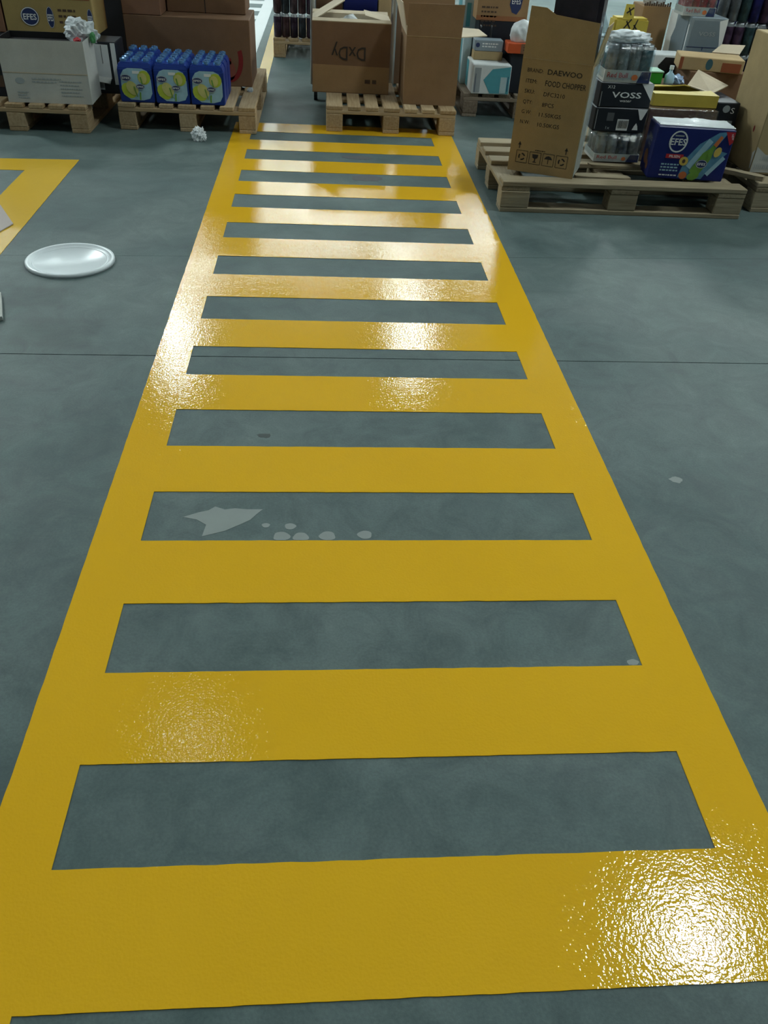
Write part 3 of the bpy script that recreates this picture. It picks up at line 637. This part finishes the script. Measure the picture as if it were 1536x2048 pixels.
print_polys('badge', t, [[(.215, .095), (.235, .052), (.268, .040), (.292, .075), (.300, .13), (.28, .19), (.23, .19)]], NAVY, dm); print_text('lettering', t, [T('EFES', .258, .10, .030, .06, 0, 'c', .01)], WHITEINK, dm, layer=2)
print_polys('red_mark', t, [rect(.0, .0, .33, .028)], plain('rust_band', (.32, .13, .05), .6), dm); scribble(t, .03, .07, .11, 5, .026, .010, INKBROWN, dm)
for i, (hh, lb) in enumerate(((.155, 'pale blue carton lowest in the back stack, dark pallet'), (.155, 'pale blue carton second in the back stack, dark pallet'), (.17, 'pale blue carton topmost in the back stack, dark pallet'))):
    t = carton('water_carton', lb, (.965, 6.325, DK+i*.1555), .24, .30, hh, PALEBLUE, group='pale blue cartons')
    print_polys('teal_side', t, [[(.03, .01), (.24, .01), (.20, hh-.012), (.06, hh-.012)]], TEAL, (.24, .3, hh), face='l'); print_polys('teal_hexagon', t, [rect(.02, .01, .05, hh-.02)], TEAL, (.24, .3, hh))
t = carton('water_carton', 'tall pale blue carton standing beside the tall plain carton', (.955, 6.13, DK), .055, .18, .30, PALEBLUE)
print_polys('teal_side', t, [rect(.02, .01, .12, .28)], TEAL, (.055, .18, .30), face='l')
for i, (x, y) in enumerate(((1.06, 6.105), (1.13, 6.105))):
    b = thing('bottle', ['dark bottle behind the small grey box, left one', 'dark bottle behind the small grey box, right one'][i], 'bottle', (x, y, DK+.1745), 0, 'dark bottles')
    finish('glass', bm_lathe([(0, 0), (.014, 0), (.0145, .11), (.006, .16), (.006, .195), (0, .195)], 12), plain('dark_glass', (.01, .014, .02), .15), b, smooth=True); finish('cap', bm_lathe([(.0075, 0), (.0075, .012), (0, .013)], 10), BLACK, b, (0, 0, .19))

# ------------------------------------------------------------------ near right pallet: tall printed carton
w, d, h = .325, .20, .495; dm = (w, d, h)
t = thing('printed_carton', 'tall brown carton with black shipping print and open top flap', 'carton', (.922, 4.102, DK), -23.8)
open_body(t, w, d, h, CHOPCARD, FLAP)
flap(t, [(0, .004, h), (w, .004, h), (w-.006, .012, h+.16), (.12, .012, h+.175), (.075, .012, h+.198), (.004, .012, h+.20)], CHOPCARD, .004)
print_polys('crease', t, [rect(.002, h-.004, w-.002, h)], TAN, dm)
flap(t, [(w, 0, h), (w, d, h), (w+.03, d, h+.15), (w+.03, .01, h+.15)], OLIVE, .004)
for it in [T('BRAND:', .030, .438, .017, .075, 0), T('DAEWOO', .125, .436, .022, .160, 0, 'l', .012), T('ITEM:', .030, .393, .017, .052), T('FOOD CHOPPER', .122, .388, .024, .190, 0, 'l', .006),
    T('SKU:', .030, .350, .017, .048), T('DFC3210', .122, .345, .018, .100), T('QTY:', .030, .305, .017, .045), T('8PCS', .122, .300, .018, .056), T('G.W:', .030, .262, .017, .046), T('11.50KGS', .115, .257, .018, .105),
    T('N.W:', .030, .218, .017, .046), T('10.50KGS', .115, .213, .018, .105)]: print_text('lettering', t, [it], INK, dm)
ps = []
for k in range(4):
    u0 = .035+.066*k; v0 = .042
    for a, b in (((u0, v0), (u0+.055, v0)), ((u0, v0+.055), (u0+.055, v0+.055)), ((u0, v0), (u0, v0+.055)), ((u0+.055, v0), (u0+.055, v0+.055))): ps.append(line2(a, b, .0022))
    c = (u0+.0275, v0+.0275)
    if k in (0, 3):
        for q in range(3): ps += ring(c[0], c[1], .017, .017, .0065, 5, 120*q+15, 120*q+95)
    if k == 1: ps += [[(c[0]-.015, c[1]+.018), (c[0]-.012, c[1]+.002), (c[0], c[1]-.004), (c[0]+.012, c[1]+.002), (c[0]+.015, c[1]+.018)], rect(c[0]-.0025, c[1]-.018, c[0]+.0025, c[1]-.003), rect(c[0]-.009, c[1]-.019, c[0]+.009, c[1]-.016)]
    if k == 2: ps += [[(c[0]-.02, c[1]+.003), (c[0]+.02, c[1]+.003), (c[0]+.012, c[1]+.015), (c[0], c[1]+.019), (c[0]-.012, c[1]+.015)], rect(c[0]-.0015, c[1]-.018, c[0]+.0015, c[1]+.004)]
for u0 in (.045, .275): ps += [rect(u0-.002, .106, u0+.002, .128), [(u0-.008, .122), (u0+.008, .122), (u0, .138)]]
print_polys('handling_symbols', t, ps, INK, dm); scribble(t, .125, .104, .05, 1, .01, .004, INK, dm)
finish('wrapped_contents', bm_box(.10, .315, .03, .19, .01, h+.27, .02, seg=2), DARKSTUFF, t)
finish('clear_film', bm_crumple(.15, .095, .25, .22, 1.8, 8.9, sub=4), FILM, t, (.20, .112, h-.10), smooth=True)
finish('bag_rim', bm_tube([(.13+.022*k, .03+.008*math.sin(k*1.7), h+.278+.006*math.sin(k*2.3)) for k in range(10)], .006, 6), PAPER, t)
finish('side_film_sheen', bm_sheet([(w+.003, .002, .01), (w+.003, d-.005, .01), (w+.010, d-.005, h-.01), (w+.006, .002, h-.01)], .001), film_mat('pale_sheen_film', .28, diffuse=.7, rough=.25), t)  # thin film sheet, its pale sheen put into the colour
# cans and water boxes
can_pack('silver can pack on a printed tray at the foot of the black boxes', (1.405, 4.262, DK+.0125), 4, 3, .0285, .135, CAN_SILVER, .038, GREYWHITE, text='Red Bull')
for i in range(2):
    w, d, h = .268, .19, .111; dm = (w, d, h)
    t = carton('water_box', ['lower black box with barcode beside the tall printed carton', 'upper black box with white brand lettering beside the tall printed carton'][i], (1.362+.004*i, 4.258, DK+.157+i*.1115), w, d, h, BLACKCARD, rz=-1+i*1.5, cat='box', group='black water boxes')
    if i == 1:
        print_text('lettering', t, [T('VOSS', .062, .045, .026, .150, 0, 'l', .015), T('water', .108, .026, .013, .06), T('X12', .035, .085, .014, .036)], WHITEINK, dm)
        print_polys('white_corner', t, [[(.205, .110), (.267, .110), (.267, .035)]], WHITEINK, dm); print_polys('edge_line', t, [rect(.008, .002, .011, .07)], GREYINK, dm)
    else:
        barcode(t, .122, .008, .058, .052, dm); print_polys('white_corner', t, [[(.215, .108), (.265, .108), (.245, .06), (.235, .06)]], WHITEINK, dm)
        print_polys('icon', t, [[(.205, .012), (.235, .012), (.230, .03), (.221, .045), (.212, .03)]], WHITEINK, dm); print_text('lettering', t, [T('1x', .068, .012, .014, .02)], GREYINK, dm); print_polys('grey_square', t, [rect(.065, .05, .10, .088)], plain('dark_grey_print', (.09, .10, .11), .6), dm); print_polys('edge_line', t, [rect(.010, .01, .013, .10)], GREYINK, dm)
can_pack('film-wrapped silver can pack on top of the black boxes', (1.375, 4.268, DK+.3805), 4, 3, .0275, .158, CAN_TEAL, .052, GREYWHITE, text='Red Bull', rz=-2)
tag(finish('film_sheet', bm_crumple(.112, .080, .030, .5, 2.4, 3.7, sub=4), BAGMAT, None, (1.48, 4.35, DK+.545), smooth=True), 'shiny crumpled film covering the upper silver can pack', 'plastic film')
# navy beer box
w, d, h = .378, .165, .240; dm = (w, d, h)
t = thing('beer_box', 'navy blue beer box with bottle picture at the front of the right pallet', 'box', (1.622, 4.045, DK), -5)
closed_body(t, w, d, h, NAVYCARD)
print_polys('splash_print', t, [[(.15, .01), (.17, .10), (.22, .17), (.30, .225), (.345, .232), (.30, .15), (.365, .135), (.30, .06), (.27, .008)]], plain('soft_blue_print', (.10, .27, .42), .45, var=.45, scale=25), dm)
print_polys('pale_streak', t, [line2((.19, .06), (.27, .19), .028), line2((.29, .03), (.355, .115), .02)], ICE, dm, layer=2)
bt = []
def along(px, py, ang, prof):
    c, s = math.cos(R(ang)), math.sin(R(ang)); L = [(px+a*c-b*s, py+a*s+b*c) for a, b in prof]+[(px+a*c+b*s, py+a*s-b*c) for a, b in prof[::-1]]; return L
print_polys('bottle_print', t, [along(.222, .03, 62, [(0, .026), (.10, .026), (.135, .011), (.155, .010)])], GREENPR, dm, layer=3)
print_polys('bottle_neck_print', t, [along(.294, .165, 62, [(0, .010), (.05, .008)])], ORANGEPR, dm, layer=4)
logo_oval(t, .252, .080, .028, .020, dm, layer=4)
print_polys('fruit_print', t, [ell(.162, .088, .022, .021, 18), ell(.316, .138, .017, .024, 16, -20)], plain('peach_print', (.70, .50, .10), .5), dm, layer=3); print_polys('fruit_stone', t, [ell(.162, .088, .008, .010, 12)], INKBROWN, dm, layer=4)
print_polys('fruit_print', t, [ell(.175, .022, .020, .018, 16)], ORANGEPR, dm, layer=3); print_polys('leaf_print', t, [ell(.225, .022, .030, .02, 14, 20), ell(.28, .13, .012, .018, 10)], GREENPR, dm, layer=5)
print_polys('red_corner', t, [[(.330, .232), (.376, .232), (.376, .185), (.362, .172)]], RED, dm, layer=3); print_text('lettering', t, [T('NEW', .358, .222, .010, .028, -72, 'l', .01)], WHITEINK, dm, layer=4)
print_polys('badge_ring', t, ring(.112, .175, .045, .050, .007, 24), WHITEINK, dm, layer=2); print_text('lettering', t, [T('EFES', .112, .160, .030, .078, 0, 'c', .02)], WHITEINK, dm, layer=3)
print_polys('badge_top', t, [rect(.09, .198, .134, .205)], GREYINK, dm, layer=2)
print_polys('red_ribbon', t, [rect(.068, .098, .155, .118)], RED, dm, layer=2); print_text('lettering', t, [T('PILSEN', .111, .102, .012, .052, 0, 'c', .01)], WHITEINK, dm, layer=3); scribble(t, .055, .066, .088, 3, .014, .007, ICE, dm, layer=2); scribble(t, .055, .016, .09, 1, .01, .006, WHITEINK, dm, layer=2)
print_text('lettering', t, [T('EFES', .05, .17, .022, .06, -15), T('EFES', .06, .135, .016, .04, -15)], GREYINK, dm, face='l'); print_polys('fruit_print', t, [ell(.07, .08, .03, .035, 14), ell(.11, .05, .02, .022, 12)], plain('dim_orange_print', (.20, .09, .05), .5), dm, face='l')
bm = bmesh.new(); bmesh.ops.create_grid(bm, x_segments=26, y_segments=12, size=.5)
for v in bm.verts:
    x, y = v.co.x+.5, v.co.y+.5; e = max(0, abs(y-.5)-.46)/.04
    v.co = Vector((.004+x*(w-.008), .003+y*(d-.006), h+.006+.010*noise.turbulence(Vector((x*4, y*6, 2)), 3, True)*(1-e)))
finish('shrink_film', bm, BAGMAT, t, smooth=True)  # real film, with its white glare put into the milky colour
# goods behind the navy beer box
w, d, h = .365, .33, .255
t = carton('carton', 'brown film-wrapped carton behind the navy beer box', (1.668, 4.335, DK), w, d, h, BROWN_RED)
finish('shrink_film', bm_box(-.003, w+.003, -.004, d+.002, .0, h+.003, .004), FILM, t)
w, d, h = .340, .26, .052; dm = (w, d, h)
t = thing('yellow_carton', 'low yellow open carton behind the navy beer box', 'carton', (1.694, 4.385, DK+.2595), -1); open_body(t, w, d, h, YELCARTON, YELCARTON, t=.005)
finish('dark_inside', bm_box(.01, w-.01, .01, d-.01, .006, .02), BLACK, t)
flap(t, [(0, d, h), (w-.06, d, h), (w-.13, d-.10, h+.024), (w-.22, d-.115, h+.018), (0, d-.115, h+.012)], YELCARTON)
flap(t, [(0, 0, h), (w, 0, h), (w-.01, .10, h+.006), (w*.6, .075, h+.002), (0, .065, h)], YELCARTON)
flap(t, [(.262, d, h), (w+.005, .11, h-.008), (.475, .235, h+.012), (.340, d+.10, h+.06)], FLAP)['label'] = 'plain tan flap folded out to the right'
t = carton('carton', 'narrow black carton right of the yellow carton', (2.045, 4.40, DK), .125, .27, .285, BLACKCARD)
print_polys('grey_print', t, [ell(.055, .255, .02, .018, 12), rect(.07, .12, .105, .2)], GREYINK, (.125, .27, .285)); print_text('lettering', t, [T('S', .08, .235, .028, .02)], WHITEINK, (.125, .27, .285), layer=2)
t = carton('carton', 'brown carton under the green box', (1.69, 4.775, DK), .33, .20, .288, BROWN_DK)
w, d, h = .105, .115, .056
t = carton('green_box', 'bright green box with pale lid right of the silver cans', (1.763, 4.78, DK+.2885), w, d, h, GREENCARD, cat='box'); finish('lid', bm_box(-.002, w+.002, -.002, d+.002, h, h+.008, .002), PALEGREEN, t)
b = thing('small_bottle', 'small pale blue plastic bottle beside the green box', 'bottle', (1.915, 4.80, DK+.2885)); finish('bottle_body', bm_lathe([(0, 0), (.026, 0), (.028, .012), (.026, .045), (.010, .06), (.009, .075), (0, .075)], 14), CLEARBLUE, b, smooth=True); finish('cap', bm_lathe([(.012, 0), (.012, .018), (0, .018)], 12), WHITEPL, b, (0, 0, .073))
tag(finish('plastic_wrap', bm_crumple(.045, .035, .028, .7, 2.4, 5.9, sub=3), plain('blue_film_scrap', (.30, .42, .62), .3, var=.5), None, (1.968, 4.83, DK+.2885)), 'crumpled blue plastic wrap beside the small bottle', 'plastic wrap')
w, d, h = .225, .16, .372; dm = (w, d, h)
t = carton('water_carton', 'white carton with black hexagon behind the green box', (1.908, 5.195, DK), w, d, h, WHITECARD); print_polys('black_hexagon', t, [[(.075, .315), (.10, .24), (.222, .23), (.222, .358), (.11, .36)]], BLACK, dm)
w, d, h = .245, .20, .462; dm = (w, d, h)
t = carton('carton', 'white carton with dark marks behind the silver cans', (1.592, 5.02, DK), w, d, h, WHITECARD); print_polys('dark_mark', t, [rect(.175, .39, .185, .42), ell(.212, .425, .012, .014, 12), rect(.207, .38, .217, .415)], NAVY, dm)
t = carton('carton', 'brown carton under the slanted tan beer tray', (2.085, 4.93, DK), .34, .25, .335, BROWN_DK)
w, d, h = .355, .20, .068; dm = (w, d, h)
t = carton('beer_tray', 'slanted tan beer tray with dark oval logo at right', (2.020, 4.975, DK+.3355), w, d, h, TAN, rz=-13, cat='tray'); print_polys('logo', t, [ell(.165, .036, .019, .028, 16)], plain('dark_teal_print', (.05, .13, .16), .6), dm); print_polys('red_mark', t, [rect(.235, .004, .34, .05), rect(.001, .004, .02, .064)], plain('rust_patch', (.30, .08, .03), .6), dm)
flap(t, [(.20, d, h), (w, d, h), (w+.04, d+.10, h+.035), (.26, d+.10, h+.03)], FLAP)
for i in range(2):
    w, d, h = .225, .34, .278; dm = (w, d, h)
    t = carton('water_carton', ['lower silver grey carton at back right', 'silver grey carton with hexagon print under the red cans'][i], (2.160, 5.30, DK+i*.2785), w, d, h, GREYCARD, group='silver grey cartons')
    hexa = [[(.01, .001), (.19, .001), (.205, .14), (.175, .262), (.02, .262)]]
    print_polys('grey_hexagon', t, hexa, plain('slate_print', (.17, .22, .26), .5), dm); print_polys('white_corner', t, [[(.19, .001), (.224, .001), (.224, .277), (.175, .262), (.205, .14)]], WHITEINK, dm)
    print_text('lettering', t, [T('VOSS', .065, .185, .022, .10)], GREYINK, dm, layer=2); print_polys('seam', t, [rect(.005, .125, .2, .128), rect(.105, .11, .111, .128)], NAVY, dm, layer=2)
    print_polys('white_panel', t, [rect(.002, .002, .12, .275), rect(.322, .03, .334, .24)], WHITEINK, dm, face='l'); print_polys('grey_hexagon', t, [[(.12, .002), (.31, .002), (.31, .275), (.17, .275), (.09, .14)]], plain('slate_print', (.17, .22, .26), .5), dm, face='l', layer=2)
can_pack('red can pack on a printed tray atop the silver grey carton', (2.115, 5.335, DK+.5575), 4, 3, .0228, .14, CAN_RED, .045, GREYWHITE, text='Red Bull')
# back row
t = carton('carton', 'brown carton with torn top edge behind the yellow bag', (2.00, 5.70, DK), .175, .22, .56, BROWN)
bm = bmesh.new(); n = 12
for k in range(n): bm_box(.175*k/n, .175*(k+.6)/n, 0, .006, .56, .572+.006*(k % 3), bm=bm)
finish('torn_edge', bm, INKBROWN, t)
t = thing('yellow_sack', 'yellow sack with black print behind the white carton', 'sack', (1.790, 5.56, DK)); w, d, h = .215, .12, .505; dm = (w, d, h)
BODY[t.name] = finish('body', bm_box(0, w, 0, d, 0, h, .012, seg=2), YELCARTON, t); flap(t, [(.045, .01, h-.01), (.115, .01, h-.01), (.105, .02, h+.07), (.055, .02, h+.07)], YELCARTON)
print_polys('black_print', t, [line2((.06, .45), (.10, .50), .008), line2((.10, .45), (.07, .49), .008), line2((.12, .47), (.15, .44), .008), line2((.14, .50), (.12, .44), .007), line2((.05, .42), (.09, .41), .008), line2((.06, .53), (.10, .56), .009), line2((.07, .56), (.09, .52), .008)], INK, dm, layer=2)
tag(finish('plastic_bag', bm_crumple(.075, .06, .06, .5, 2.0, 7.7, sub=4), BAGMAT, None, (2.085, 5.80, DK+.563)), 'pinkish white plastic bag on the torn brown carton', 'plastic bag')

# ------------------------------------------------------------------ right edge carton
w, d, h = .50, .385, .60; dm = (w, d, h)
t = carton('tan_carton', 'tall tan carton with white address label at the right edge', (2.205, 4.165, DK), w, d, h, OLIVE, tape=True)
print_polys('address_label', t, [[(.004, .012), (.20, .012), (.20, .10), (.06, .098), (.004, .135)]], GREYWHITE, dm); print_polys('address_label', t, [[(.375, .03), (.384, .03), (.384, .12), (.360, .10)]], GREYWHITE, dm, face='l')
ps = []
for k in range(16): ps.append(rect(.018+.011*k, .028, .018+.011*k+rnd.choice((.003, .006)), .050))
for k in range(14): ps.append(rect(.05+.010*k, .072, .05+.010*k+rnd.choice((.003, .005)), .090))
print_polys('barcode', t, ps, GREYINK, dm, layer=2); print_polys('red_mark', t, [ell(.30, .20, .008, .016, 10)], DKRED, dm, face='l'); print_polys('dark_mark', t, [ell(.345, .20, .007, .014, 10)], INKBROWN, dm, face='f')

# ------------------------------------------------------------------ floor clutter at left
t = thing('bucket_lid', 'round white plastic bucket lid lying on the concrete', 'lid', (-1.002, 3.135, 0))
finish('disc', bm_lathe([(0, .004), (.150, .004), (.156, .012), (.163, .015), (.169, .012), (.171, .0), (.165, 0), (0, 0)], 64), WHITEPL, t, smooth=True)
finish('inner_ring', bm_lathe([(.138, .004), (.140, .0065), (.143, .0065), (.145, .004)], 64), WHITEPL, t, smooth=True)
bm = bm_sheet([(-1.62, 3.42, .002), (-1.365, 3.43, .002), (-1.337, 3.524, .003), (-1.46, 3.753, .004), (-1.62, 3.80, .004)], .004)
tag(finish('cardboard_scrap', bm, plain('greyish_pink_card', (.42, .36, .33), .7)), 'greyish cardboard scrap lying on the yellow bay line', 'cardboard')
bm = bm_sheet([(-1.55, 2.48, .001), (-1.10, 2.600, .001), (-1.165, 2.80, .001), (-1.55, 2.75, .001)], .014)
tag(finish('cardboard_sheet', bm, GREYWHITE), 'pale grey sheet corner at the left edge below the lid', 'cardboard')
